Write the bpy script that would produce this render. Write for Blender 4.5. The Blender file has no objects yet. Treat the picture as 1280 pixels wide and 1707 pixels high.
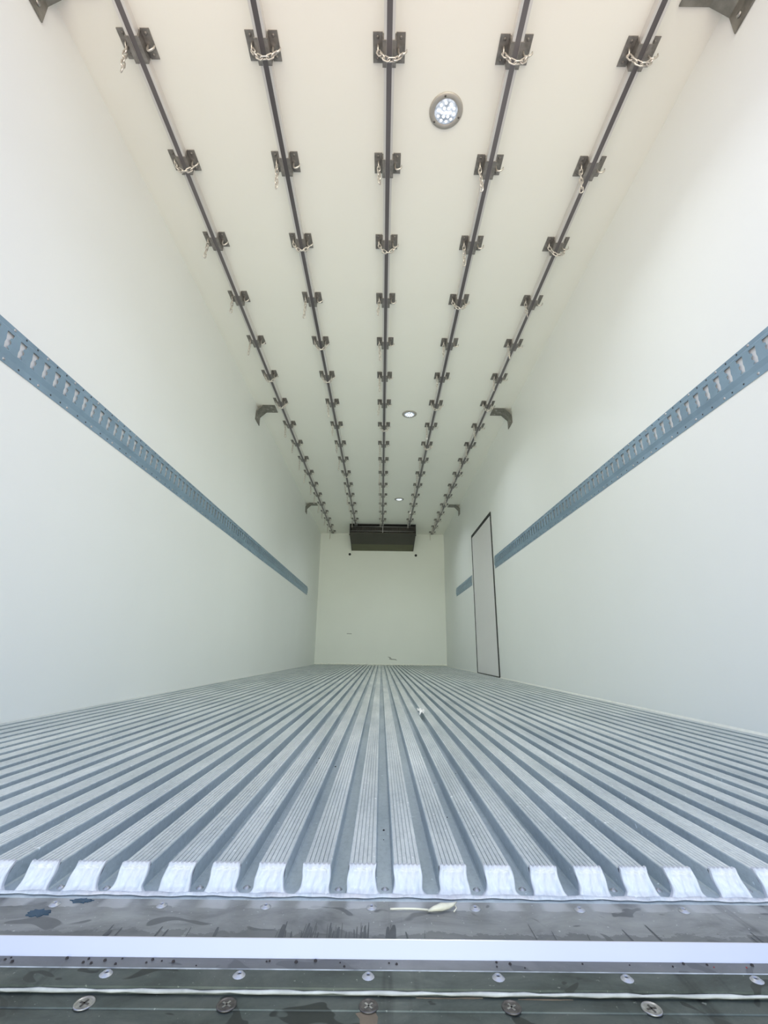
import bpy, bmesh, math, random
from mathutils import Vector, Matrix
random.seed(7)
scn = bpy.context.scene
col = scn.collection

# ------------------------------------------------------------------ camera
CAM_H = 0.250
cam = bpy.data.cameras.new('camera')
cam.sensor_fit = 'VERTICAL'; cam.sensor_height = 24.0
cam.lens = 763.8 / 1707.0 * 24.0
cam.clip_start = 0.01
camo = bpy.data.objects.new('camera', cam); col.objects.link(camo)
r_ = Vector((0.99991038, -0.00674374, 0.01156518)); u_ = Vector((-0.01302929, -0.29163557, 0.95644076)); f_ = Vector((0.00307717, 0.95650573, 0.2916973))
m = Matrix.Identity(4)
for i in range(3):
    m[i][0] = r_[i]; m[i][1] = u_[i]; m[i][2] = -f_[i]
m[0][3], m[1][3], m[2][3] = -0.001, 0.0, CAM_H
camo.matrix_world = m
scn.camera = camo

# ------------------------------------------------------------------ render look
scn.view_settings.view_transform = 'Standard'
scn.view_settings.look = 'None'
scn.view_settings.gamma = 1.0
scn.view_settings.use_curve_mapping = False
scn.view_settings.exposure = 0.0
try:
    scn.cycles.max_bounces = 24; scn.cycles.diffuse_bounces = 20; scn.cycles.glossy_bounces = 8
    scn.cycles.use_denoising = True
    scn.cycles.sample_clamp_indirect = 8
except Exception: pass

# ------------------------------------------------------------------ daylight outside the open rear doors
GROUND = (1.38, 1.03, 0.98)      # sunlit pale ground outside
SKY = (0.5, 0.68, 1.3)           # hazy blue sky
GLOW = (6.7, 7.1, 5.4)         # broad bright haze low behind the viewer
SUNHAZE = (0, 0, 0)         # its brighter core
LAMP = (5.6, 6.0, 6.5)         # watts of each round ceiling lamp, per channel
world = bpy.data.worlds.new('daylight'); scn.world = world
world.use_nodes = True
nt = world.node_tree; nt.nodes.clear()
out = nt.nodes.new('ShaderNodeOutputWorld'); bg = nt.nodes.new('ShaderNodeBackground')
tc = nt.nodes.new('ShaderNodeTexCoord'); sep = nt.nodes.new('ShaderNodeSeparateXYZ')
nt.links.new(tc.outputs['Generated'], sep.inputs[0])
def wmath(op, a, b):
    q = nt.nodes.new('ShaderNodeMath'); q.operation = op
    for i, v in enumerate((a, b)):
        if isinstance(v, (int, float)): q.inputs[i].default_value = v
        else: nt.links.new(v, q.inputs[i])
    return q.outputs[0]
def wscale(c, f):
    q = nt.nodes.new('ShaderNodeVectorMath'); q.operation = 'SCALE'; q.inputs[0].default_value = c
    nt.links.new(f, q.inputs['Scale']); return q.outputs[0]
def wadd(a, b):
    q = nt.nodes.new('ShaderNodeVectorMath'); q.operation = 'ADD'
    nt.links.new(a, q.inputs[0]); nt.links.new(b, q.inputs[1]); return q.outputs[0]
mr = nt.nodes.new('ShaderNodeMapRange'); mr.inputs[1].default_value = -.06; mr.inputs[2].default_value = .06
nt.links.new(sep.outputs['Z'], mr.inputs[0])
up = mr.outputs[0]; dn = wmath('SUBTRACT', 1.0, up)
dot = wmath('MAXIMUM', wmath('MULTIPLY', sep.outputs['Y'], -1.0), 0.0)
tot = wadd(wadd(wscale(GROUND, dn), wscale(SKY, up)), wadd(wscale(GLOW, wmath('POWER', dot, 8.0)), wscale(SUNHAZE, wmath('POWER', dot, 60.0))))
nt.links.new(tot, bg.inputs[0]); bg.inputs[1].default_value = 1.0
nt.links.new(bg.outputs[0], out.inputs[0])

# ------------------------------------------------------------------ materials
def new_mat(name):
    mt = bpy.data.materials.new(name); mt.use_nodes = True
    n = mt.node_tree.nodes; l = mt.node_tree.links
    return mt, n, l, n['Principled BSDF']
def coords(n, l, scale):
    t = n.new('ShaderNodeTexCoord'); mp = n.new('ShaderNodeMapping')
    mp.inputs['Scale'].default_value = scale
    l.new(t.outputs['Object'], mp.inputs[0]); return mp.outputs[0]
def noise(n, l, scale, detail=4, rough=.55, vec=(1, 1, 1), dist=0.0):
    t = n.new('ShaderNodeTexNoise'); t.inputs['Scale'].default_value = scale
    t.inputs['Detail'].default_value = detail; t.inputs['Roughness'].default_value = rough
    t.inputs['Distortion'].default_value = dist
    l.new(coords(n, l, vec), t.inputs['Vector']); return t.outputs['Fac']
def ramp(n, l, fac, stops):
    c = n.new('ShaderNodeValToRGB'); e = c.color_ramp.elements
    e[0].position, e[0].color = stops[0][0], (*stops[0][1], 1)
    e[1].position, e[1].color = stops[-1][0], (*stops[-1][1], 1)
    for p_, k in stops[1:-1]:
        q = e.new(p_); q.color = (*k, 1)
    l.new(fac, c.inputs[0]); return c.outputs[0]
def mixc(n, l, fac, a, b, mode='MIX'):
    x = n.new('ShaderNodeMix'); x.data_type = 'RGBA'; x.blend_type = mode
    if isinstance(fac, (int, float)): x.inputs[0].default_value = fac
    else: l.new(fac, x.inputs[0])
    for s, v in ((6, a), (7, b)):
        if isinstance(v, tuple): x.inputs[s].default_value = (*v, 1)
        else: l.new(v, x.inputs[s])
    return x.outputs[2]
def bump(n, l, b, h, strength=.2, dist=.002):
    k = n.new('ShaderNodeBump'); k.inputs['Strength'].default_value = strength; k.inputs['Distance'].default_value = dist
    l.new(h, k.inputs['Height']); l.new(k.outputs[0], b.inputs['Normal'])
def simple(name, c, rough=.5, metal=0.0, var=.12, scale=30, spec=.5, vec=(1, 1, 1)):
    mt, n, l, b = new_mat(name)
    lo = tuple(max(0, x * (1 - var)) for x in c); hi = tuple(min(1, x * (1 + var)) for x in c)
    l.new(ramp(n, l, noise(n, l, scale, vec=vec), [(.3, lo), (.7, hi)]), b.inputs['Base Color'])
    b.inputs['Roughness'].default_value = rough; b.inputs['Metallic'].default_value = metal
    b.inputs['Specular IOR Level'].default_value = spec
    return mt

M = {}
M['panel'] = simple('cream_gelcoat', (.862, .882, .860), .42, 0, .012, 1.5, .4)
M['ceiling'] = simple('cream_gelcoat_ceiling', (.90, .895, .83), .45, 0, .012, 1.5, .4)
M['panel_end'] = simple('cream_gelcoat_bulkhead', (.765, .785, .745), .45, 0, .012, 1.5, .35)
M['leaf'] = simple('white_door_panel', (.80, .79, .79), .45, 0, .015, 2, .4)
def sealant_mat():
    mt, n, l, b = new_mat('white_sealant')
    a = ramp(n, l, noise(n, l, 90, 5, .6, (1, .35, .35), 1.5), [(.30, (.50, .52, .55)), (.50, (.61, .62, .64)), (.68, (.68, .685, .69))])
    t = ramp(n, l, noise(n, l, 28, 2, .5), [(.35, (.92, .97, 1.0)), (.65, (1.0, .97, .96))])
    l.new(mixc(n, l, 1.0, a, t, 'MULTIPLY'), b.inputs['Base Color'])
    b.inputs['Roughness'].default_value = .42; b.inputs['Specular IOR Level'].default_value = .4
    bump(n, l, b, noise(n, l, 160, 4, .6, (1, .4, .4), 2.0), .5, .0015)
    return mt
M['sealant'] = sealant_mat()
M['bead'] = simple('cream_sealant', (.86, .86, .80), .5, 0, .05, 40, .4)
M['track'] = simple('painted_steel_track', (.25, .36, .46), .42, .3, .10, 9, .5)
M['track_dark'] = simple('punched_hole_dark', (.03, .035, .04), .7)
M['rivet'] = simple('bright_rivet', (.47, .475, .48), .38, .7)
M['alu'] = simple('satin_aluminium_rail', (.72, .70, .68), .42, .4, .08, 14, .5, (1, .1, 1))
M['insert'] = simple('dark_steel_insert', (.165, .15, .155), .40, .45, .25, 3, .5, (1, .35, 1))
M['steel'] = simple('dull_dark_steel', (.25, .235, .22), .45, .55, .3, 40)
M['bracket'] = simple('mill_steel_bracket', (.24, .23, .205), .42, .6, .3, 22)
M['zinc'] = simple('zinc_chain', (.66, .62, .58), .40, .8, .15, 90)
M['black'] = simple('black_plastic', (.012, .012, .012), .45)
M['rubber'] = simple('black_rubber', (.02, .022, .022), .6)
M['ring'] = simple('grey_lamp_ring', (.42, .40, .37), .45, .3, .05)
M['pan'] = simple('dark_drip_pan', (.040, .037, .028), .5, .3, .15, 5)
M['pan_lip'] = simple('olive_lit_drip_edge', (.11, .11, .065), .5, .3, .1, 5)  # painted lighter than the pan for the light on its different slope
M['grey_tube'] = simple('grey_tube', (.35, .35, .36), .4, .6)
M['screw'] = simple('weathered_screw', (.40, .39, .37), .35, .85, .35, 160)
M['dark_screw'] = simple('oxidised_screw', (.12, .11, .10), .4, .7, .4, 160)
M['blue'] = simple('dark_blue_paint', (.012, .05, .09), .5, 0, .3, 60)
M['glue'] = simple('yellowed_glue', (.66, .63, .50), .3, 0, .15, 60)
M['streak'] = simple('dark_scuff_streak', (.10, .105, .11), .5, .3, .2, 50)
M['rust'] = simple('rusty_stain', (.17, .13, .085), .6, 0, .3, 60)
M['worn_edge'] = simple('worn_metal_edge', (.34, .35, .34), .45, .5, .5, 40)
M['old_bead'] = simple('grimy_sealant', (.46, .46, .42), .55, 0, .3, 45)
M['paper'] = simple('white_scrap', (.85, .83, .8), .6)
M['grit'] = simple('dark_grit', (.03, .025, .025), .8)
M['redgrit'] = simple('red_flecks', (.30, .03, .02), .7)
M['strip'] = simple('sky_bright_edge_strip', (.60, .60, .63), .36, .6, .03, 5)  # sky reflection put into the edge as a paler metal than its plate

# lens of a lamp that is on
def lens_mat():
    mt, n, l, b = new_mat('lit_lamp_lens')
    v = n.new('ShaderNodeTexVoronoi'); v.inputs['Scale'].default_value = 44
    l.new(coords(n, l, (1, 1, 1)), v.inputs['Vector'])
    c = ramp(n, l, v.outputs['Distance'], [(.0, (.92, .95, 1)), (.35, (.55, .61, .70)), (.75, (.25, .29, .35))])
    l.new(c, b.inputs['Base Color']); l.new(c, b.inputs['Emission Color'])
    b.inputs['Emission Strength'].default_value = .55
    b.inputs['Roughness'].default_value = .15
    return mt
M['lens'] = lens_mat()
M['led'] = simple('lit_led', (.95, .97, 1), .2)
b = M['led'].node_tree.nodes['Principled BSDF']; b.inputs['Emission Color'].default_value = (.93, .97, 1, 1); b.inputs['Emission Strength'].default_value = 1.0

def floor_mat(name, c1, c2, rough, metal, streak=1.0):
    mt, n, l, b = new_mat(name)
    a = ramp(n, l, noise(n, l, 22, 6, .6, (1, .12, 1)), [(.3, c1), (.72, c2)])
    d = ramp(n, l, noise(n, l, 5, 5, .65, (1, .5, 1)), [(.35, (.72, .76, .80)), (.6, (1, 1, 1))])
    x = mixc(n, l, .7, a, d, 'MULTIPLY')
    sp = ramp(n, l, noise(n, l, 120, 2, .5), [(.70, (0, 0, 0)), (.78, (1, 1, 1))])
    x = mixc(n, l, sp, x, tuple(min(1, q * 1.45) for q in c2))
    gr = ramp(n, l, noise(n, l, 170, 3, .7, (1, .6, 1)), [(.30, (.80, .81, .82)), (.55, (1, 1, 1))])
    x = mixc(n, l, .8, x, gr, 'MULTIPLY')
    l.new(x, b.inputs['Base Color'])
    b.inputs['Metallic'].default_value = metal
    l.new(ramp(n, l, noise(n, l, 14, 4, .6, (1, .15, 1)), [(.3, (rough - .08,) * 3), (.7, (rough + .1,) * 3)]), b.inputs['Roughness'])
    bump(n, l, b, noise(n, l, 300, 2, .5, (1, .02, 1)), .06, .001)
    return mt
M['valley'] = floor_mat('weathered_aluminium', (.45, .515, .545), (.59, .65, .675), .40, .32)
M['ridge_top'] = floor_mat('worn_lit_ribbed_aluminium', (.58, .61, .60), (.80, .82, .80), .40, .3)  # tops paler than channels: wear, plus light on upward faces painted in

def plate_mat(name, base, dark, light, seed, haze=False, rough=.38):
    mt, n, l, b = new_mat(name)
    a = ramp(n, l, noise(n, l, 9 + seed, 8, .68, (1, 1.8, 1), .6), [(.30, dark), (.48, base), (.72, light)])
    s = ramp(n, l, noise(n, l, 60, 3, .6, (1.0, .06, 1)), [(.30, (.35, .36, .37)), (.46, (1, 1, 1))])
    msk = ramp(n, l, noise(n, l, 6 + seed, 2, .5, (1, .4, 1)), [(.52, (0, 0, 0)), (.60, (1, 1, 1))])
    x = mixc(n, l, msk, a, mixc(n, l, .8, a, s, 'MULTIPLY'))
    sp = ramp(n, l, noise(n, l, 260, 2, .5), [(.70, (0, 0, 0)), (.76, (1, 1, 1))])
    x = mixc(n, l, sp, x, tuple(min(1, q * 1.5) for q in light))
    bl = ramp(n, l, noise(n, l, 22 + seed, 1, .3, (1, 1.5, 1), 1.2), [(.64, (0, 0, 0)), (.66, (1, 1, 1))])
    x = mixc(n, l, bl, x, dark)
    if haze:      # pale sealant smears left on the plate in front of the ridge ends
        tcn = n.new('ShaderNodeTexCoord'); sx = n.new('ShaderNodeSeparateXYZ'); l.new(tcn.outputs['Object'], sx.inputs[0])
        def mth(op, p, q):
            k = n.new('ShaderNodeMath'); k.operation = op
            for i, v in enumerate((p, q)):
                if isinstance(v, (int, float)): k.inputs[i].default_value = v
                else: l.new(v, k.inputs[i])
            return k.outputs[0]
        ph = mth('PINGPONG', mth('SUBTRACT', sx.outputs['X'], -.0185), .02525)
        m1 = ramp(n, l, mth('DIVIDE', mth('ADD', ph, mth('MULTIPLY', noise(n, l, 35, 3), .012)), .04), [(.42, (1, 1, 1)), (.58, (0, 0, 0))])
        m2 = ramp(n, l, mth('ADD', mth('MULTIPLY', sx.outputs['Y'], 10.0), mth('MULTIPLY', noise(n, l, 20, 2), .3)), [(.0, (0, 0, 0)), (1, (0, 0, 0))]) if False else mth('GREATER_THAN', mth('ADD', sx.outputs['Y'], mth('MULTIPLY', noise(n, l, 16, 4), .03)), .578)
        x = mixc(n, l, mth('MULTIPLY', mth('MULTIPLY', m1, m2), .55), x, (.52, .52, .53))
        low = mth('MULTIPLY', mth('LESS_THAN', mth('ADD', sx.outputs['Y'], mth('MULTIPLY', noise(n, l, 30, 6, .7), .05)), .5475), .55)
        x = mixc(n, l, low, x, (.115, .12, .125))
    l.new(x, b.inputs['Base Color'])
    b.inputs['Metallic'].default_value = .45
    l.new(ramp(n, l, noise(n, l, 18, 5, .6), [(.3, (rough - .1,) * 3), (.7, (rough + .14,) * 3)]), b.inputs['Roughness'])
    bump(n, l, b, noise(n, l, 120, 4, .6), .08, .001)
    return mt
M['threshold'] = plate_mat('stained_threshold_plate', (.27, .275, .275), (.15, .155, .16), (.37, .375, .37), 0, True)
M['sill'] = plate_mat('grimy_sill', (.082, .098, .086), (.04, .046, .04), (.15, .162, .142), 2.3)

# ------------------------------------------------------------------ mesh helpers
class MB:
    def __init__(s): s.v = []; s.f = []; s.mi = []; s.sm = []
    def add(s, vs, fs, mi=0, smooth=False):
        o = len(s.v); s.v += [tuple(v) for v in vs]
        for f in fs: s.f.append(tuple(i + o for i in f)); s.mi.append(mi); s.sm.append(smooth)
        return s
    def box(s, a, b, mi=0):
        x0, y0, z0 = a; x1, y1, z1 = b
        vs = [(x0, y0, z0), (x1, y0, z0), (x1, y1, z0), (x0, y1, z0), (x0, y0, z1), (x1, y0, z1), (x1, y1, z1), (x0, y1, z1)]
        return s.add(vs, [(0, 3, 2, 1), (4, 5, 6, 7), (0, 1, 5, 4), (1, 2, 6, 5), (2, 3, 7, 6), (3, 0, 4, 7)], mi)
    def prism(s, prof, a0, a1, axis='y', mi=0, mis=None):
        """closed 2-D profile swept along an axis; profile is (x,z) for y, (y,z) for x, (x,y) for z"""
        n = len(prof)
        def P(p, a): return {'y': (p[0], a, p[1]), 'x': (a, p[0], p[1]), 'z': (p[0], p[1], a)}[axis]
        vs = [P(p, a0) for p in prof] + [P(p, a1) for p in prof]
        for i in range(n):
            j = (i + 1) % n
            s.add([vs[i], vs[j], vs[n + j], vs[n + i]], [(0, 1, 2, 3)], mis[i] if mis else mi)
        s.add(vs[:n], [tuple(range(n))], mi); s.add(vs[n:], [tuple(reversed(range(n)))], mi)
        return s
    def tube(s, pts, r, seg=8, closed=False, mi=0):
        pts = [Vector(p) for p in pts]; n = len(pts); rings = []
        up = Vector((.13, .31, .94)).normalized(); prev = None
        for i, p in enumerate(pts):
            a = pts[(i - 1) % n] if (closed or i) else p; c = pts[(i + 1) % n] if (closed or i < n - 1) else p
            t = (c - a).normalized()
            if prev is None:
                x = t.cross(up)
                if x.length < .05: x = t.cross(Vector((1, 0, 0)))
            else: x = prev - t * prev.dot(t)
            x.normalize(); prev = x; y = t.cross(x)
            rr = r[i] if isinstance(r, (list, tuple)) else r
            rings.append([p + x * rr * math.cos(2 * math.pi * k / seg) + y * rr * math.sin(2 * math.pi * k / seg) for k in range(seg)])
        vs = [v for q in rings for v in q]; fs = []
        for i in range(n if closed else n - 1):
            j = (i + 1) % n
            for k in range(seg):
                q = (k + 1) % seg; fs.append((i * seg + k, j * seg + k, j * seg + q, i * seg + q))
        s.add(vs, fs, mi, True)
        if not closed: s.add(rings[0], [tuple(range(seg))], mi); s.add(rings[-1], [tuple(reversed(range(seg)))], mi)
        return s
    def lathe(s, prof, seg=24, c=(0, 0, 0), ax='z', mi=0, sign=1, smooth=True, mis=None):
        """profile (radius, height) turned about an axis"""
        def P(r, h, a):
            x, y = r * math.cos(a), r * math.sin(a); h *= sign
            q = {'z': (x, y, h), 'y': (x, h, y), 'x': (h, x, y)}[ax]
            return (q[0] + c[0], q[1] + c[1], q[2] + c[2])
        n = len(prof); vs = [P(r, h, 2 * math.pi * k / seg) for r, h in prof for k in range(seg)]
        for i in range(n - 1):
            fs = [(i * seg + k, i * seg + (k + 1) % seg, (i + 1) * seg + (k + 1) % seg, (i + 1) * seg + k) for k in range(seg)]
            o = len(s.v)
            s.add([], [], 0)
            if i == 0: base = len(s.v); s.v += vs
            for f in fs: s.f.append(tuple(q + base for q in f)); s.mi.append(mis[i] if mis else mi); s.sm.append(smooth)
        for i in (0, n - 1):
            if prof[i][0] > 1e-6: s.f.append(tuple(base + i * seg + k for k in range(seg))); s.mi.append(mis[min(i, n - 2)] if mis else mi); s.sm.append(False)
        return s
    def mesh(s, name, mats):
        me = bpy.data.meshes.new(name); me.from_pydata(s.v, [], s.f)
        for k in (mats if isinstance(mats, (list, tuple)) else [mats]): me.materials.append(M[k])
        me.polygons.foreach_set('material_index', s.mi); me.polygons.foreach_set('use_smooth', s.sm)
        bm = bmesh.new(); bm.from_mesh(me); bmesh.ops.remove_doubles(bm, verts=bm.verts, dist=1e-6)
        bmesh.ops.recalc_face_normals(bm, faces=bm.faces); bm.to_mesh(me); bm.free(); me.update()
        return me
    def build(s, name, mats, parent=None, loc=(0, 0, 0), bevel=0):
        return link(name, s.mesh(name, mats), parent, loc, bevel)
def link(name, me, parent=None, loc=(0, 0, 0), bevel=0):
    o = bpy.data.objects.new(name, me); col.objects.link(o); o.location = loc
    if parent: o.parent = parent
    if bevel:
        bv = o.modifiers.new('bevel', 'BEVEL'); bv.width = bevel; bv.segments = 2; bv.limit_method = 'ANGLE'
    return o
def tag(o, label, cat, group=None, kind=None):
    o['label'] = label; o['category'] = cat
    if group: o['group'] = group
    if kind: o['kind'] = kind
    return o
def empty(name, loc=(0, 0, 0)):
    o = bpy.data.objects.new(name, None); col.objects.link(o); o.location = loc; o.empty_display_size = .05
    return o

# ------------------------------------------------------------------ setting: the insulated box
X, H, D, Y0 = 1.2, 2.459, 8.715, 0.44
T = .09
tag(MB().box((-X - T, Y0, -.02), (-X, D + T, H)).build('wall_left', 'panel'), 'smooth cream white side wall on the left with a slotted steel track', 'wall', kind='structure')
# right wall has a real doorway
DY0, DY1, DZ = 4.862, 5.968, 1.752
w = MB().box((X, Y0, -.02), (X + T, DY0, H)).box((X, DY1, -.02), (X + T, D + T, H)).box((X, DY0, DZ), (X + T, DY1, H))
tag(w.build('wall_right', 'panel'), 'smooth cream white side wall on the right with a flush side door', 'wall', kind='structure')
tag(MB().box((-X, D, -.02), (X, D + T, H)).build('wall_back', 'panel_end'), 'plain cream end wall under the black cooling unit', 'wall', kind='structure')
tag(MB().box((-X - T, Y0, H), (X + T, D + T, H + T)).build('ceiling', 'ceiling'), 'warm cream ceiling carrying five long rails and three round lamps', 'ceiling', kind='structure')

# side door
dr = empty('door_1', (X, (DY0 + DY1) / 2, 0)); tag(dr, 'narrow white flush side door with black gasket in the right wall', 'door', kind='structure')
cy = (DY0 + DY1) / 2; hw = (DY1 - DY0) / 2; gk = .019
MB().box((-.004, -hw + gk, .022), (.07, hw - gk, DZ - .034)).build('door_leaf', 'leaf', dr, bevel=.002)
gp = -.009
gs = MB().box((gp, -hw, .002), (.06, -hw + gk, DZ)).box((gp, hw - gk, .002), (.06, hw, DZ)).box((gp, -hw + gk, DZ - .034), (.06, hw - gk, DZ)).box((gp, -hw + gk, .002), (.06, hw - gk, .022))
gs.build('door_gasket', 'rubber', dr)

# floor: extruded aluminium planks with ribbed ridges
FY, PITCH, OFF = 0.591, .0505, -.0185
LEAN = .019
RT, RB, RH = .0146, .0152, .0200
mb = MB()
ks = [k for k in range(-24, 25) if abs(OFF + k * PITCH) + RB < X + .001]
prof = []; mis = []
def pp(x, z, mi): prof.append((x, z)); mis.append(mi)
pp(-X, 0, 0)
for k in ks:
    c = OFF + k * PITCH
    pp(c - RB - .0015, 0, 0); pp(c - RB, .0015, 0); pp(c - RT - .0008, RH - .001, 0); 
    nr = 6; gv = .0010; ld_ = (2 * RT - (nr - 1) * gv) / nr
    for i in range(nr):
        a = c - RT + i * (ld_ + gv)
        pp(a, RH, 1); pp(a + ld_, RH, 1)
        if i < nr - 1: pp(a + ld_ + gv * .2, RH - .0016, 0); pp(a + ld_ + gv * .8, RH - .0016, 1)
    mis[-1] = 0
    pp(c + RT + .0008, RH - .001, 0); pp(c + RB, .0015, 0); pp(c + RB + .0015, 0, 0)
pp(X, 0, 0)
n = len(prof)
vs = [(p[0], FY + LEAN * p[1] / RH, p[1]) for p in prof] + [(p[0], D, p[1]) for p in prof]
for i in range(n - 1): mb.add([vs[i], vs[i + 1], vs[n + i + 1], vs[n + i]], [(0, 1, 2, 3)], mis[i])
mb.box((-X, FY - .012, -.06), (X, D, -.0005), 0)
for k in ks:   # closed ridge ends
    c = OFF + k * PITCH
    mb.add([(c - RB, FY + .0005, 0), (c + RB, FY + .0005, 0), (c + RT, FY + LEAN * .93, RH - .0015), (c - RT, FY + LEAN * .93, RH - .0015)], [(0, 1, 2, 3)], 0)
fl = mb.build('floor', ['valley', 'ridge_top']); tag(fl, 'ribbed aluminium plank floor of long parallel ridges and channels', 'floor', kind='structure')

# white sealant plugs smeared over the ridge ends and the bead that joins them
def cap_mesh(seed):
    rnd = random.Random(seed); nx, nz = 22, 22; b_ = MB(); vs = []
    for j in range(nz + 1):
        t = j / nz
        for i in range(nx + 1):
            u = i / nx * 2 - 1
            fil = .0055 * max(0, 1 - t / .26) ** 2 * ((.25 + .75 * ((seed * 7) % 3 > 0)) if u > 0 else (.25 + .75 * ((seed * 5) % 4 > 1)))
            hwid = RT * 1.03 + (RB * 1.03 - RT) * (1 - t) + fil + .0007 * math.sin(seed * 3.1 + t * 7 + (2 if u > 0 else 0))
            x = u * hwid
            z = .0002 + t * (RH + .0016) + .0007 * math.sin(i * 1.7 + seed) * (t > .85)
            y = -.0030 + LEAN * t                         # leans back with the ridge end
            e = min(1 - abs(u), (1 - t) * 1.3, t * 1.2 + .05)
            rim = .0022 * math.exp(-((e - .14) / .07) ** 2) - .0010 * math.exp(-((e - .30) / .06) ** 2)
            sm = .0009 * math.sin(u * 11 + seed * 2.3 + 3 * math.sin(t * 5 + seed)) + .0004 * rnd.uniform(-1, 1)
            y -= rim + sm * (e > .12)
            vs.append((x, y, z))
    fs = [(j * (nx + 1) + i, j * (nx + 1) + i + 1, (j + 1) * (nx + 1) + i + 1, (j + 1) * (nx + 1) + i) for j in range(nz) for i in range(nx)]
    # back skin so the plug is solid
    o = len(vs); back = [(v[0], v[1] + .004, v[2] - .0004) for v in vs]
    b_.add(vs, fs, 0, True)
    ring = [i for i in range(nx + 1)] + [j * (nx + 1) + nx for j in range(1, nz + 1)] + [nz * (nx + 1) + i for i in range(nx - 1, -1, -1)] + [j * (nx + 1) for j in range(nz - 1, 0, -1)]
    for a, c in zip(ring, ring[1:] + ring[:1]): b_.add([vs[a], vs[c], back[c], back[a]], [(0, 1, 2, 3)])
    b_.add([back[i] for i in ring], [tuple(range(len(ring)))])
    return b_.mesh('sealant_cap', 'sealant')
for k in ks:
    o = link('sealant_cap', cap_mesh(k + 40), fl, (OFF + k * PITCH, FY, 0))
b_ = MB(); nn = 480; front = []; backv = []; top = []
for i in range(nn + 1):
    x = -X + 2 * X * i / nn
    front.append((x, .5835 + .0012 * math.sin(x * 61) + .0007 * math.sin(x * 213 + 1), .0006))
    top.append((x, .5868 + .0008 * math.sin(x * 97), .0026 + .0004 * math.sin(x * 151)))
    ph = ((x - OFF) / PITCH) % 1; dd = min(ph, 1 - ph) * PITCH
    backv.append((x, .5895 + .004 * max(0, 1 - abs(dd - RB) / .007) + .0006 * math.sin(x * 171), .0004))
for i in range(nn):
    b_.add([front[i], front[i + 1], top[i + 1], top[i]], [(0, 1, 2, 3)], 0, True); b_.add([top[i], top[i + 1], backv[i + 1], backv[i]], [(0, 1, 2, 3)], 0, True)
b_.build('sealant_bead', 'sealant', fl)
def rivet_mesh(name, r, h, mats=('rivet', 'track_dark'), ax='z', sign=1, hole=.3):
    return MB().lathe([(r, 0), (r * .95, h * .25), (r * .62, h * .5), (r * .54, h), (r * hole * 1.1, h), (r * hole, h * .4), (r * .001, h * .35)], 16, ax=ax, sign=sign, mis=[0, 0, 0, 0, 0, 1]).mesh(name, list(mats))
pop = rivet_mesh('rivet', .0042, .0017)
for x, y in [(-.3465, .597), (-.296, .596), (-.196, .599), (-.145, .601), (-.044, .599), (.007, .600), (.108, .601), (.159, .603), (.26, .603), (.3105, .604), (.4115, .605)]:
    link('rivet', pop, fl, (x, y + .003, 0))

# threshold plate: flat stained plate, then its turned-down edge, coloured bright for the sky it reflects
tp = MB(); prof = [(.5995, -.0006), (.5135, -.0006), (.5128, -.0009), (.5052, -.0115), (.5048, -.06), (.5995, -.06)]
tp.prism(prof, -X, X, 'x', 0, [0, 1, 1, 1, 0, 0])
th = tp.build('threshold_plate', ['threshold', 'strip'])
tag(th, 'stained grey metal threshold plate with a sky-bright slanted edge, along the floor ends', 'threshold')
rv = rivet_mesh('rivet', .0056, .0022, hole=.38)
for x in (-.4375, -.33, -.221, -.115, -.007, .099, .206, .313, .42): link('rivet', rv, th, (x, .566, -.0006))
def blot(name, pts, mat, z=-.0003, h=.0003, parent=None, label=None):
    b = MB(); n = len(pts)
    b.add([(x, y, z + h) for x, y in pts], [tuple(range(n))]); b.add([(x, y, z - h) for x, y in pts], [tuple(reversed(range(n)))])
    for i in range(n): j = (i + 1) % n; b.add([(*pts[i], z - h), (*pts[j], z - h), (*pts[j], z + h), (*pts[i], z + h)], [(0, 1, 2, 3)])
    o = b.build(name, mat, parent)
    if label: o['label'] = label
    return o
def blob(cx, cy, rx, ry, seed, n=28):
    rnd = random.Random(seed); return [(cx + rx * math.cos(a) * q, cy + ry * math.sin(a) * q) for a, q in ((2 * math.pi * i / n, rnd.uniform(.62, 1.1)) for i in range(n))]
blot('paint_smudge', blob(-.3345, .5500, .0125, .0075, 3), 'blue', parent=th, label='dark blue paint smudge')
blot('paint_smudge', blob(-.3080, .5735, .0125, .0048, 8), 'blue', parent=th, label='smaller dark blue paint smudge')

b_ = MB(); rnd = random.Random(21)
for i in range(70):
    x = rnd.choice((-.083, -.062, -.045, -.040, -.022, -.010, .012)) + rnd.gauss(0, .006) if i < 52 else rnd.uniform(-.4, .4)
    w_ = rnd.uniform(.0002, .0009) if i % 9 else rnd.uniform(.001, .0026); y0 = .5140; y1 = y0 + rnd.uniform(.008, .026); dx = rnd.uniform(-.0015, .0015)
    ym = y0 + (y1 - y0) * .7
    P = [(x - w_, y0), (x + w_, y0), (x + w_ * .9 + dx * .7, ym), (x + w_ * .5 + dx, y1), (x - w_ * .5 + dx, y1), (x - w_ * .9 + dx * .7, ym)]
    b_.add([(p_, q_, -.00035 + i * 2e-7) for p_, q_ in P], [(0, 1, 2, 3, 4, 5)]); b_.add([(p_, q_, -.0009) for p_, q_ in P], [(5, 4, 3, 2, 1, 0)])
o = b_.build('scuff_streaks', 'streak', th); o['label'] = 'dark scuff streaks'; o['kind'] = 'stuff'
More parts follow.
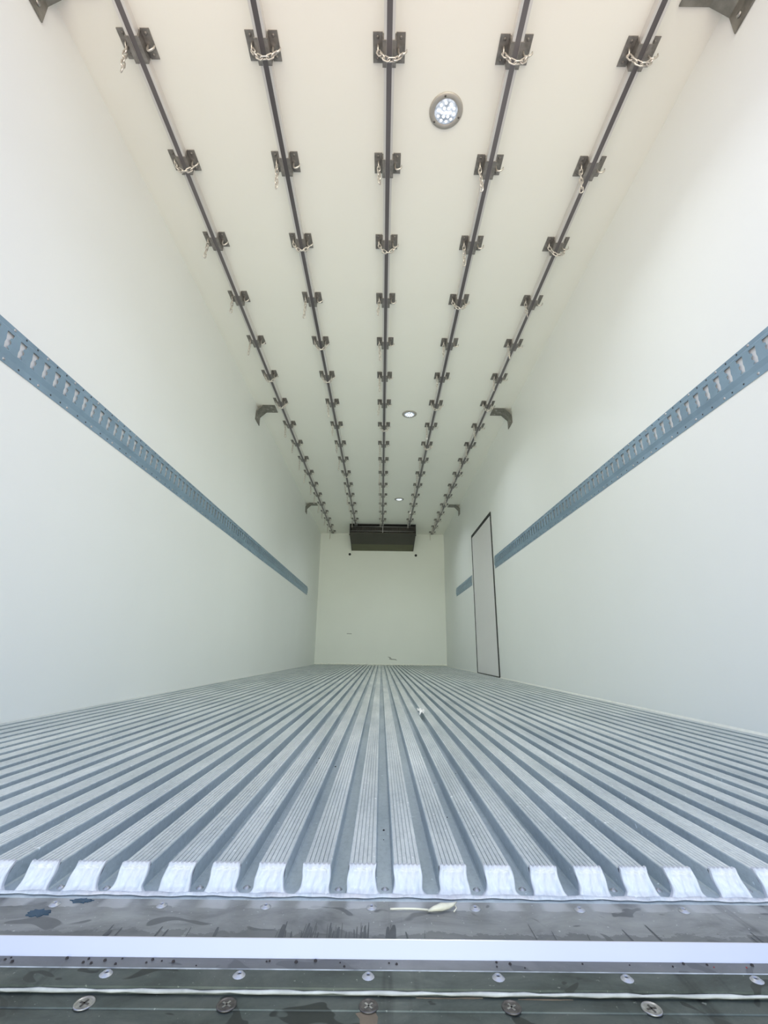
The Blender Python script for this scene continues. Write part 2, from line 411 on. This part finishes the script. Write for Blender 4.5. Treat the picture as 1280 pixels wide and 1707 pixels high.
# lower sill: a lip, a darker strip with rivets, a sealant line and a strip with big screws
sl = MB(); prof = [(.505, -.0115), (.4915, -.0115), (.4910, -.0121), (.4720, -.0132), (.4715, -.0180), (.4560, -.0180), (.4555, -.0188), (.385, -.0188), (.380, -.022), (.380, -.16), (.505, -.16)]
sl.prism(prof, -X, X, 'x', 0, [1, 2, 0, 0, 0, 0, 0, 0, 0, 0, 0])
si = sl.build('door_sill', ['sill', 'threshold', 'worn_edge']); tag(si, 'grimy dark stepped metal door sill below the bright threshold edge', 'sill')
b_ = MB(); prev = None
pts = [(-X + 2 * X * i / 200, .4708 + .0004 * math.sin(i * 1.9), -.0158) for i in range(201)]
b_.tube(pts, [.0012 + .0003 * math.sin(i * .83) + .0002 * math.sin(i * 2.7) for i in range(201)], 8)
b_.build('sealant_line', 'old_bead', si)
rv2 = rivet_mesh('rivet', .0060, .0018)
for x in (-.338, -.229, -.117, -.008, .102, .211, .321, .43): link('rivet', rv2, si, (x, .4855, -.0130))
def cross_screw(name, r, mats):
    b = MB(); b.lathe([(r, -.0002), (r, .0005), (r * .93, .0012), (r * .86, .0006), (r * .78, .0004), (r * .5, .0006), (.0001, .0006)], 28)
    for a in (0, 1):
        w, l_ = r * .10, r * .52
        b.box((-w, -l_, .0002) if a else (-l_, -w, .0002), (w, l_, .00085) if a else (l_, w, .00085), 1)
    return b.mesh(name, mats)
s1 = cross_screw('cross_head_screw', .0078, ['screw', 'dark_screw']); s2 = cross_screw('cross_head_screw', .0078, ['dark_screw', 'screw'])
for i, x in enumerate((-.341, -.231, -.119, -.007, .106, .217, .328)):
    o = link('cross_head_screw', s2 if i in (2, 3, 4) else s1, si, (x, .4600, -.0182)); o.rotation_euler.z = i * 1.3
    if i == 3: o['label'] = 'blackened cross head screw'
blot('rust_stain', [(-.0170, .4535), (-.0140, .4548), (-.0015, .4548), (.0005, .4500), (-.0010, .430), (-.0035, .4150), (-.0110, .4150), (-.0125, .432), (-.0135, .4480)], 'rust', -.0188, .0002, si, 'brown rust stain below the black screw')
for q, (x, y, rx, ry) in enumerate(((.075, .4700, .012, .0009), (.050, .4695, .020, .0007), (.135, .4690, .022, .0008), (.215, .4880, .020, .0010), (.145, .4885, .016, .0010), (.330, .4860, .012, .0022))):
    blot('rust_stain', blob(x, y, rx, ry, q + 60), 'rust', -.0129 if y > .473 else -.0180, .0003, si, 'brown rust stain')

# debris
b_ = MB()
tail = [(.012 + .044 * t, .5605 + .0030 * math.sin(t * 3.1) - .006 * t + .004 * t * t, .0012) for t in [i / 14 for i in range(15)]]
b_.tube(tail, .0009, 6)
bl = MB(); bl.tube(tail, .0009, 6)
bl.tube([(.050, .5570, .0016), (.056, .5580, .0030), (.064, .5605, .0034), (.071, .5635, .0030), (.076, .5680, .0022), (.081, .5740, .0016)], [.0008, .0022, .0034, .0026, .0017, .0008], 10)
bl.tube([(.078, .570, .0016), (.0795, .563, .0014), (.076, .557, .0012)], .0006, 6)
tag(bl.build('glue_strand', 'glue'), 'yellowed glue blob with thin tail lying on the grey threshold plate', 'glue')
pc = MB(); rnd = random.Random(5)
g0 = [[(.150 + .007 * i + .004 * rnd.uniform(-1, 1), 1.90 + .03 * j + .006 * rnd.uniform(-1, 1), RH + .002 + .012 * abs(math.sin(i * 1.4 + j * 2.1))) for i in range(4)] for j in range(5)]
for j in range(4):
    for i in range(3): pc.add([g0[j][i], g0[j][i + 1], g0[j + 1][i + 1], g0[j + 1][i]], [(0, 1, 2, 3)])
o = pc.build('plastic_scrap', 'paper'); sd = o.modifiers.new('thickness', 'SOLIDIFY'); sd.thickness = .0015
tag(o, 'small crumpled white scrap lying on the ribbed floor near the middle', 'scrap')
b_ = MB(); rnd = random.Random(11)
for i in range(46):
    x = rnd.uniform(-.40, .42); y = .503 - abs(rnd.gauss(0, .005)); rr = rnd.uniform(.0006, .0016)
    if y < .4925: y = .495
    b_.lathe([(rr, 0), (rr * .8, rr * .7), (.0001, rr)], 6, (x, y, -.0115), mi=1 if (x > .24 and rnd.random() < .5) else 0, smooth=False)
for i in range(40):
    x = rnd.uniform(-.5, .55); y = rnd.uniform(.62, 1.3); rr = rnd.uniform(.0008, .002)
    k = round((x - OFF) / PITCH - .5) + .5; x = OFF + k * PITCH + rnd.uniform(-.007, .007)
    b_.lathe([(rr, 0), (rr * .8, rr * .7), (.0001, rr)], 6, (x, y, 0), smooth=False)
tag(b_.build('grit', ['grit', 'redgrit']), 'scattered dark and reddish grit specks on the sill lip and floor channels', 'grit', kind='stuff')

# sealant along the foot of the walls
for i, (nm, sx) in enumerate((('trim_1', -1), ('trim_2', 1))):
    b_ = MB(); 
    segs = [(Y0 + .16, D)] if sx < 0 else [(Y0 + .16, DY0), (DY1, D)]
    for a, c in segs: b_.prism([(sx * X, .0), (sx * (X - .012), .0), (sx * (X - .009), .007), (sx * X, .020)], a, c, 'y')
    tag(b_.build(nm, 'bead'), 'thin cream sealant bead along the foot of the ' + ('left' if sx < 0 else 'right') + ' wall', 'sealant', kind='structure')
b_ = MB()
pts = [(-X + 2 * X * i / 120, D - .006, .030 + .004 * math.sin(i * 1.3) * math.sin(i * .37)) for i in range(121)]
b_.tube(pts, [.009 + .003 * math.sin(i * 2.1) for i in range(121)], 8)
b_.box((-X, D - .006, 0), (X, D, .03))
tag(b_.build('trim_3', 'bead'), 'lumpy cream sealant bead along the foot of the end wall', 'sealant', kind='structure')
wb = [o for o in bpy.data.objects if o.name == 'wall_back'][0]
def wallblot(pts, mat, label):
    b = MB(); n = len(pts); b.prism(pts, D - .0008, D - .0001, 'y'); o = b.build('scuff_mark', mat, wb); o['label'] = label
M['scuff'] = simple('grey_scuff', (.34, .35, .33), .6)
wallblot([(.12, .165), (.17, .16), (.20, .13), (.27, .125), (.30, .10), (.24, .11), (.19, .112), (.15, .12), (.16, .14)], 'scuff', 'grey scuff mark')
wallblot([(-.63, .555), (-.54, .553), (-.54, .565), (-.63, .567)], 'scuff', 'short grey scuff mark')

# ------------------------------------------------------------------ slotted steel tracks on both side walls
def cell_faces():
    pr = .0557
    slot = [(-.0125, .0295), (.0165, .0295), (.0155, .019), (.0065, .0125), (.0055, .006), (.0125, .001), (.0115, -.007), (.0035, -.0155), (.0035, -.020), (.0095, -.0275), (-.0115, -.0295), (-.0130, -.013), (-.0100, -.001), (-.0118, .013)]
    bm = bmesh.new(); outer = [(-pr / 2, -.033), (pr / 2, -.033), (pr / 2, .036), (-pr / 2, .036)]
    vo = [bm.verts.new((u, v, 0)) for u, v in outer]; vi = [bm.verts.new((u, v, 0)) for u, v in slot]
    es = [bm.edges.new((vo[i], vo[(i + 1) % 4])) for i in range(4)] + [bm.edges.new((vi[i], vi[(i + 1) % len(vi)])) for i in range(len(vi))]
    bmesh.ops.triangle_fill(bm, edges=es, use_beauty=True)
    bm.verts.index_update(); vs = [(v.co.x, v.co.y) for v in bm.verts]
    fs = [tuple(v.index for v in f.verts) for f in bm.faces
          if True]
    # drop triangles that fall inside the slot
    def inside(pt):
        c = False; n = len(slot)
        for i in range(n):
            x1, y1 = slot[i]; x2, y2 = slot[(i + 1) % n]
            if (y1 > pt[1]) != (y2 > pt[1]) and pt[0] < (x2 - x1) * (pt[1] - y1) / (y2 - y1) + x1: c = not c
        return c
    fs = [f for f in fs if not inside((sum(vs[i][0] for i in f) / 3, sum(vs[i][1] for i in f) / 3))]
    bm.free(); return pr, vs, fs, slot
PR, CV, CF, SLOT = cell_faces()
ZC = 1.179
def track(name, sx, ya, yb, first, label, rivets=True):
    d0, d1 = .0020, .0080
    XX = lambda d: sx * (X - .0007 - d)
    b = MB(); n = int((yb - ya) / PR)
    ys = first + PR * math.ceil((ya + PR / 2 - first) / PR)
    cs = []
    while ys + PR / 2 < yb: cs.append(ys); ys += PR
    for y in cs:
        b.add([(XX(d1), y + u, ZC + v) for u, v in CV], CF)
        ns = len(SLOT)
        for i in range(ns):
            a, c = SLOT[i], SLOT[(i + 1) % ns]
            b.add([(XX(d1), y + a[0], ZC + a[1]), (XX(d1), y + c[0], ZC + c[1]), (XX(d1 - .0018), y + c[0], ZC + c[1]), (XX(d1 - .0018), y + a[0], ZC + a[1])], [(0, 1, 2, 3)])
    for a, c in ((ya, cs[0] - PR / 2), (cs[-1] + PR / 2, yb)):
        b.add([(XX(d1), a, ZC - .033), (XX(d1), c, ZC - .033), (XX(d1), c, ZC + .036), (XX(d1), a, ZC + .036)], [(0, 1, 2, 3)])
    for poly in ([(d1, .036), (d0, .044), (d0, .060), (0, .060), (0, .044 - .001), (d1 - .0018, .036)], [(d1, -.033), (d0, -.050), (d0, -.073), (0, -.073), (0, -.049), (d1 - .0018, -.033)]):
        b.prism([(XX(d), ZC + z) for d, z in poly], ya, yb, 'y')
    RP = .152
    k = 0; yy = first + .018; rp = []
    while yy < yb - .02:
        if yy > ya + .02: rp.append(yy)
        yy += RP
    for yy in rp:
        for q, z in ((.33, .052), (.67, .052), (.33, -.062), (.67, -.062)):
            y = yy + q * RP
            if y < yb - .01: b.lathe([(.0034, 0), (.0034, .0004), (.0001, .0004)], 10, (XX(d0), y, ZC + z), 'x', 1, -sx, False)
    t = b.build(name, ['track', 'track_dark']); tag(t, label, 'track')
    me = rivet_mesh('rivet', .0052, .0026, ('rivet', 'rivet'), 'x', -sx)
    for yy in rp:
        for z, dy in ((.052, 0), (-.062, -.012)): link('rivet', me, t, (XX(d0), yy + dy, ZC + z))
    return t
track('cargo_track', -1, .80, 7.44, 1.238, 'long blue grey slotted steel track along the left wall')
track('cargo_track', 1, .80, 4.80, 1.261, 'long blue grey slotted track on the right wall, ending at the side door')
track('cargo_track', 1, 6.075, 7.38, 1.261, 'short slotted steel track piece between side door and end wall')

# ------------------------------------------------------------------ ceiling rails
RAILS = [-.954, -.477, .002, .479, .956]
RN = ['leftmost ceiling rail', 'second ceiling rail from left', 'middle ceiling rail', 'second ceiling rail from right', 'rightmost ceiling rail']
RD = .036; UY = 7.985
for i, x in enumerate(RAILS):
    yb = 8.60 if i in (0, 4) else UY
    b = MB(); wd, sl_ = .0205, .0103
    prof = [(x - wd, H), (x - wd, H - RD), (x - sl_, H - RD), (x - sl_, H - RD + .005), (x + sl_, H - RD + .005), (x + sl_, H - RD), (x + wd, H - RD), (x + wd, H)]
    b.prism(prof, Y0 + .02, yb, 'y')
    rl = b.build('ceiling_rail', 'alu')
    tag(rl, ['leftmost of five long aluminium ceiling rails with dark centre strip', 'long aluminium ceiling rail second from the left, dark centre strip', 'middle of five long aluminium ceiling rails, ending at the cooling unit', 'long aluminium ceiling rail second from the right, dark centre strip', 'rightmost of five long aluminium ceiling rails with dark centre strip'][i], 'rail', 'long ceiling rails')
    MB().box((x - sl_, Y0 + .025, H - RD + .0012), (x + sl_, yb - .005, H - RD + .005)).build('insert_strip', 'insert', rl)['label'] = 'dark steel insert strip'

# hanger brackets with chains -------------------------------------------------
def link_mesh():
    b = MB(); L, Wd, r = .0128, .0072, .0029; pts = []
    for k in range(7): a = -math.pi / 2 + math.pi * k / 6; pts.append((Wd * math.sin(a) if False else Wd * math.cos(math.pi * k / 6), 0, L - .0030 + Wd * math.sin(math.pi * k / 6)))
    for k in range(7): pts.append((-Wd * math.cos(math.pi * k / 6), 0, -L + .0030 - Wd * math.sin(math.pi * k / 6)))
    return b.tube(pts, r, 6, True).mesh('chain_link', 'zinc')
LINK = link_mesh(); LP = .0270   # link length runs along local z
plates = {}
def plate_me(side):
    b = MB(); a, c = (-.0620, -.0262) if side < 0 else (.0262, .0600)
    b.box((a, -.047, -.004), (c, .047, -.0001))
    for y in (-.033, .033): b.lathe([(.0055, 0), (.0055, .002), (.003, .0035), (.0001, .0035)], 10, ((a + c) / 2, y, -.004), 'z', 0, -1)
    return b.mesh('mounting_plate', 'steel')
PL = {-1: plate_me(-1), 1: plate_me(1)}
t0, t1, dz = .0212, .0258, RD + .0040
CLAMP = {}
for sd_ in (-1, 1):
    sb = MB(); sb.prism([(sd_ * px, pz) for px, pz in ((t1, -.0001), (t1, -dz), (.0112, -dz), (.0112, -dz + .0032), (t0, -dz + .0032), (t0, -.0001))], -.042, .042, 'y')
    CLAMP[sd_] = sb.mesh('clamp', 'steel')
# staple on the left plate that holds the chain, J hook on the right
st_ = MB(); st_.tube([(-.043, -.010, -.002), (-.043, -.010, -.016), (-.043, -.006, -.024), (-.043, .0, -.027), (-.043, .006, -.024), (-.043, .010, -.016), (-.043, .010, -.002)], .0032, 8)
STAPLE = st_.mesh('staple', 'zinc')
hk = MB(); hk.tube([(.0345, .004, -.002), (.0345, .003, -.020), (.036, .002, -.031), (.041, .000, -.040), (.049, -.002, -.0435), (.058, -.004, -.041), (.0645, -.005, -.034), (.0665, -.006, -.024)], [.0042, .0042, .0042, .0041, .0040, .0038, .0035, .0028], 8)
HOOK = hk.mesh('hook', 'zinc')
def chain_path(hooked, rnd):
    if hooked:
        n = 6; a = Vector((-.043, 0, -.024)); c = Vector((.050, 0, -.040)); sag = .050 + rnd.uniform(-.004, .004)
        fine = []
        for k in range(201):
            t = k / 200; p_ = a.lerp(c, t); p_.z -= sag * 4 * t * (1 - t) * (1 - .15 * (t - .5)); p_.y += -.003 * math.sin(t * math.pi); fine.append(p_)
        Ls = [0]
        for q, w in zip(fine, fine[1:]): Ls.append(Ls[-1] + (w - q).length)
        outp = []
        for i in range(n + 1):
            tgt = Ls[-1] * i / n; k = min(range(201), key=lambda j: abs(Ls[j] - tgt)); outp.append(fine[k])
        return outp
    n = rnd.choice((4, 5, 5)); sw = rnd.uniform(-.1, .1); sy = rnd.uniform(-.06, .06)
    p_ = Vector((-.043, 0, -.0255)); outp = [p_.copy()]
    for i in range(n):
        p_ = p_ + Vector((LP * (sw + rnd.uniform(-.06, .06)), LP * sy, -LP * .985)); outp.append(p_.copy())
    return outp
def add_chain(root, hooked, rnd, individual):
    pts = chain_path(hooked, rnd); tw = rnd.uniform(.2, .9)
    me_b = MB(); host = None
    mats = []
    for i, (a, c) in enumerate(zip(pts, pts[1:])):
        zv = (c - a).normalized(); ref = Vector((0, 1, 0)) if abs(zv.y) < .9 else Vector((1, 0, 0))
        xv = ref.cross(zv).normalized(); yv = zv.cross(xv)
        R = Matrix((xv, yv, zv)).transposed().to_4x4() @ Matrix.Rotation(tw + i * math.pi / 2 + rnd.uniform(-.25, .25), 4, 'Z')
        s_ = (c - a).length / LP
        R = Matrix.Translation((a + c) / 2) @ R @ Matrix.Diagonal((1, 1, max(.92, s_), 1))
        mats.append(R)
    if individual:
        host = empty('chain'); host.parent = root
        for R in mats:
            o = link('chain_link', LINK, host); o.matrix_local = R
    else:
        for R in mats:
            vs = [R @ v.co for v in LINK.vertices]; me_b.add(vs, [tuple(p_.vertices) for p_ in LINK.polygons], 0, True)
        me_b.build('chain', 'zinc', root)
HOOKED = {0: {1, 5, 6}, 1: {0, 2, 4, 5, 10}, 2: {0, 2, 7}, 3: {0, 3, 6, 8}, 4: {0, 2, 6}}
ORD = ['first', 'second', 'third', 'fourth', 'fifth', 'sixth', 'seventh', 'eighth', 'ninth', 'tenth', 'eleventh', 'twelfth', 'thirteenth', 'fourteenth', 'fifteenth', 'sixteenth', 'seventeenth', 'eighteenth']
for i, x in enumerate(RAILS):
    for k in range(18 if i in (0, 4) else 16):
        y = 1.157 + .433 * k
        rnd = random.Random(i * 100 + k)
        hooked = k in HOOKED[i]
        root = empty('rail_bracket', (x, y, H))
        tag(root, 'steel bracket %s from the doorway on %s, chain %s' % (ORD[k], RN[i], 'hooked across' if hooked else 'hanging loose'), 'bracket', 'chain brackets on the ' + RN[i])
        link('mounting_plate', PL[-1], root); link('mounting_plate', PL[1], root)
        link('clamp', CLAMP[-1], root); link('clamp', CLAMP[1], root); link('staple', STAPLE, root); link('hook', HOOK, root)
        add_chain(root, hooked, rnd, k < 6)

# ------------------------------------------------------------------ corner brackets between walls and ceiling
def corner_bracket(sx, y, label):
    root = empty('corner_bracket', (sx * X, y, H)); tag(root, label, 'bracket', 'bent steel brackets in the ceiling corners')
    t = .006; a, c, e = .172, .150, .060   # ceiling leg, wall leg, chamfer of the bend
    out_ = [(0.0005, -c), (0.0005, -e), (e, -.0005), (a, -.0005)]
    def seg(k): return .0
    inn = [(a, -t), (e + .004, -t), (t, -e - .004), (t, -c)]
    b = MB(); b.prism([(-sx * px, z) for px, z in out_ + inn], -.070, .070, 'y')
    b.build('strap', 'bracket', root, bevel=.0015)
    bm_ = MB().lathe([(.010, 0), (.010, .003), (.007, .006), (.0001, .0065)], 12, sign=-1)
    me1 = bm_.mesh('bolt', 'screw')
    for px, py in ((.135, -.035), (.135, .035), (.092, 0)): link('bolt', me1, root, (-sx * px, py, -t))
    me2 = MB().lathe([(.010, 0), (.010, .003), (.007, .006), (.0001, .0065)], 12, ax='x', sign=-sx).mesh('bolt', 'screw')
    for py in (-.035, .035): link('bolt', me2, root, (-sx * t, py, -.115))
for sx, nm in ((-1, 'left'), (1, 'right')):
    for y, d in ((.957, 'nearest the doorway, cut off by the frame'), (3.905, 'midway along the box'), (6.86, 'farthest in, near the end wall')):
        corner_bracket(sx, y, 'bent steel corner bracket on the %s, %s' % (nm, d))

# ------------------------------------------------------------------ round ceiling lamps
def lamp(y, label):
    root = empty('ceiling_lamp', (.247, y, H)); tag(root, label, 'lamp', 'round ceiling lamps')
    MB().lathe([(.071, 0), (.071, .003), (.066, .007), (.052, .009), (.049, .006), (.049, .0)], 40, sign=-1).build('lamp_ring', 'ring', root)
    MB().lathe([(.049, .001), (.0485, .006), (.044, .0085), (.03, .0105), (.0001, .0115)], 40, sign=-1).build('lens', 'lens', root)
    led = MB().lathe([(.0065, 0), (.0055, .002), (.003, .0032), (.0001, .0036)], 10, sign=-1).mesh('led', 'led')
    sp = [(0, 0)] + [(.018 * math.cos(a * math.pi / 3), .018 * math.sin(a * math.pi / 3)) for a in range(6)] + [(.035 * math.cos(a * math.pi / 5 + .2), .035 * math.sin(a * math.pi / 5 + .2)) for a in range(10)]
    for sx_, sy_ in sp:
        link('led', led, root, (sx_, sy_, -.0085 - .0028 * (1 - (sx_ ** 2 + sy_ ** 2) / .0018)))
    sc_ = MB().lathe([(.0045, 0), (.0045, .001), (.0025, .0022), (.0001, .0022)], 10, sign=-1).mesh('screw', 'dark_screw')
    for a in (20, 140, 260): link('screw', sc_, root, (.060 * math.cos(math.radians(a)), .060 * math.sin(math.radians(a)), -.0077))
    ld = bpy.data.lights.new('lamp_light', 'AREA'); ld.shape = 'DISK'; ld.size = .09; ld.spread = math.radians(135); ld.energy = max(max(LAMP), 1e-6); ld.color = tuple(q / max(max(LAMP), 1e-6) for q in LAMP)
    lo = bpy.data.objects.new('lamp_light', ld); col.objects.link(lo); lo.parent = root; lo.location = (0, 0, -.016)
lamp(1.368, 'largest looking round ceiling lamp, nearest the doorway, beside the middle rail')
lamp(3.973, 'round ceiling lamp halfway along, second from the doorway')
lamp(6.565, 'small looking round ceiling lamp farthest in, before the cooling unit')

# ------------------------------------------------------------------ cooling unit on the end wall
ev = empty('cooling_unit', (0, D, 2.459)); tag(ev, 'black ceiling mounted cooling unit above the end wall', 'cooling unit')
U0, U1 = -.590, .603
def L(x, y, z): return (x, y - D, z - 2.459)
b = MB(); fz = 2.282
# housing: top, sides and back around a deep open front
prof = [(7.99, 2.458), (D - .001, 2.458), (D - .001, 2.115), (8.45, 2.185), (7.99, fz)]
for xa, xb in ((U0, U0 + .012), (U1 - .012, U1)): b.prism([(y - D, z - 2.459) for y, z in prof], xa, xb, 'x')
b.box(L(U0 + .012, 7.99, 2.446), L(U1 - .012, D - .001, 2.458)); b.box(L(U0 + .012, 8.16, fz + .01), L(U1 - .012, 8.18, 2.446))
b.build('housing', 'black', ev)
b = MB()
n_f = 60
for i in range(n_f):
    x = U0 + .02 + (U1 - U0 - .04) * i / (n_f - 1); b.box(L(x - .001, 8.06, fz + .012), L(x + .001, 8.155, 2.445))
b.build('cooling_fins', 'steel', ev)
for z in (2.415, 2.335):
    MB().tube([L(U0 + .012, 8.02, z), L(U1 - .012, 8.02, z)], .0055, 8).build('guard_bar', 'grey_tube', ev)
MB().box(L(.0, 8.005, fz + .005), L(.012, 8.02, 2.446)).build('divider', 'grey_tube', ev)
b = MB(); b.prism([(7.985 - D, fz - 2.459), (7.985 - D, fz + .012 - 2.459), (8.45 - D, 2.198 - 2.459), (8.45 - D, 2.186 - 2.459)], U0 + .004, U1 - .004, 'x')
b.build('drip_pan', 'pan', ev)
b = MB(); b.prism([(8.45 - D, 2.186 - 2.459), (8.45 - D, 2.198 - 2.459), (D - .002 - D, 2.128 - 2.459), (D - .002 - D, 2.116 - 2.459)], U0 + .006, U1 - .006, 'x')
b.build('drip_edge', 'pan_lip', ev)['label'] = 'olive lower edge of the drip pan, coloured lighter for its angle'
bm_ = MB().lathe([(.014, 0), (.014, .010), (.009, .014), (.0001, .014)], 12, ax='x', sign=-1).mesh('side_bolt', 'black')
bm2 = MB().lathe([(.014, 0), (.014, .010), (.009, .014), (.0001, .014)], 12, ax='x', sign=1).mesh('side_bolt', 'black')
link('side_bolt', bm_, ev, L(U0, 8.12, 2.29)); link('side_bolt', bm2, ev, L(U1, 8.12, 2.29))
pm = MB().lathe([(.024, 0), (.024, .008), (.017, .012), (.015, .006), (.0001, .006)], 20, ax='y', sign=-1).mesh('wall_plug', 'rubber')
tag(link('wall_plug', pm, None, (-.624, D, 2.044)), 'small black round plug on the end wall, below the left of the cooling unit', 'plug', 'round plugs on the end wall')
tag(link('wall_plug', pm, None, (.652, D, 2.037)), 'small black round plug on the end wall, below the right of the cooling unit', 'plug', 'round plugs on the end wall')
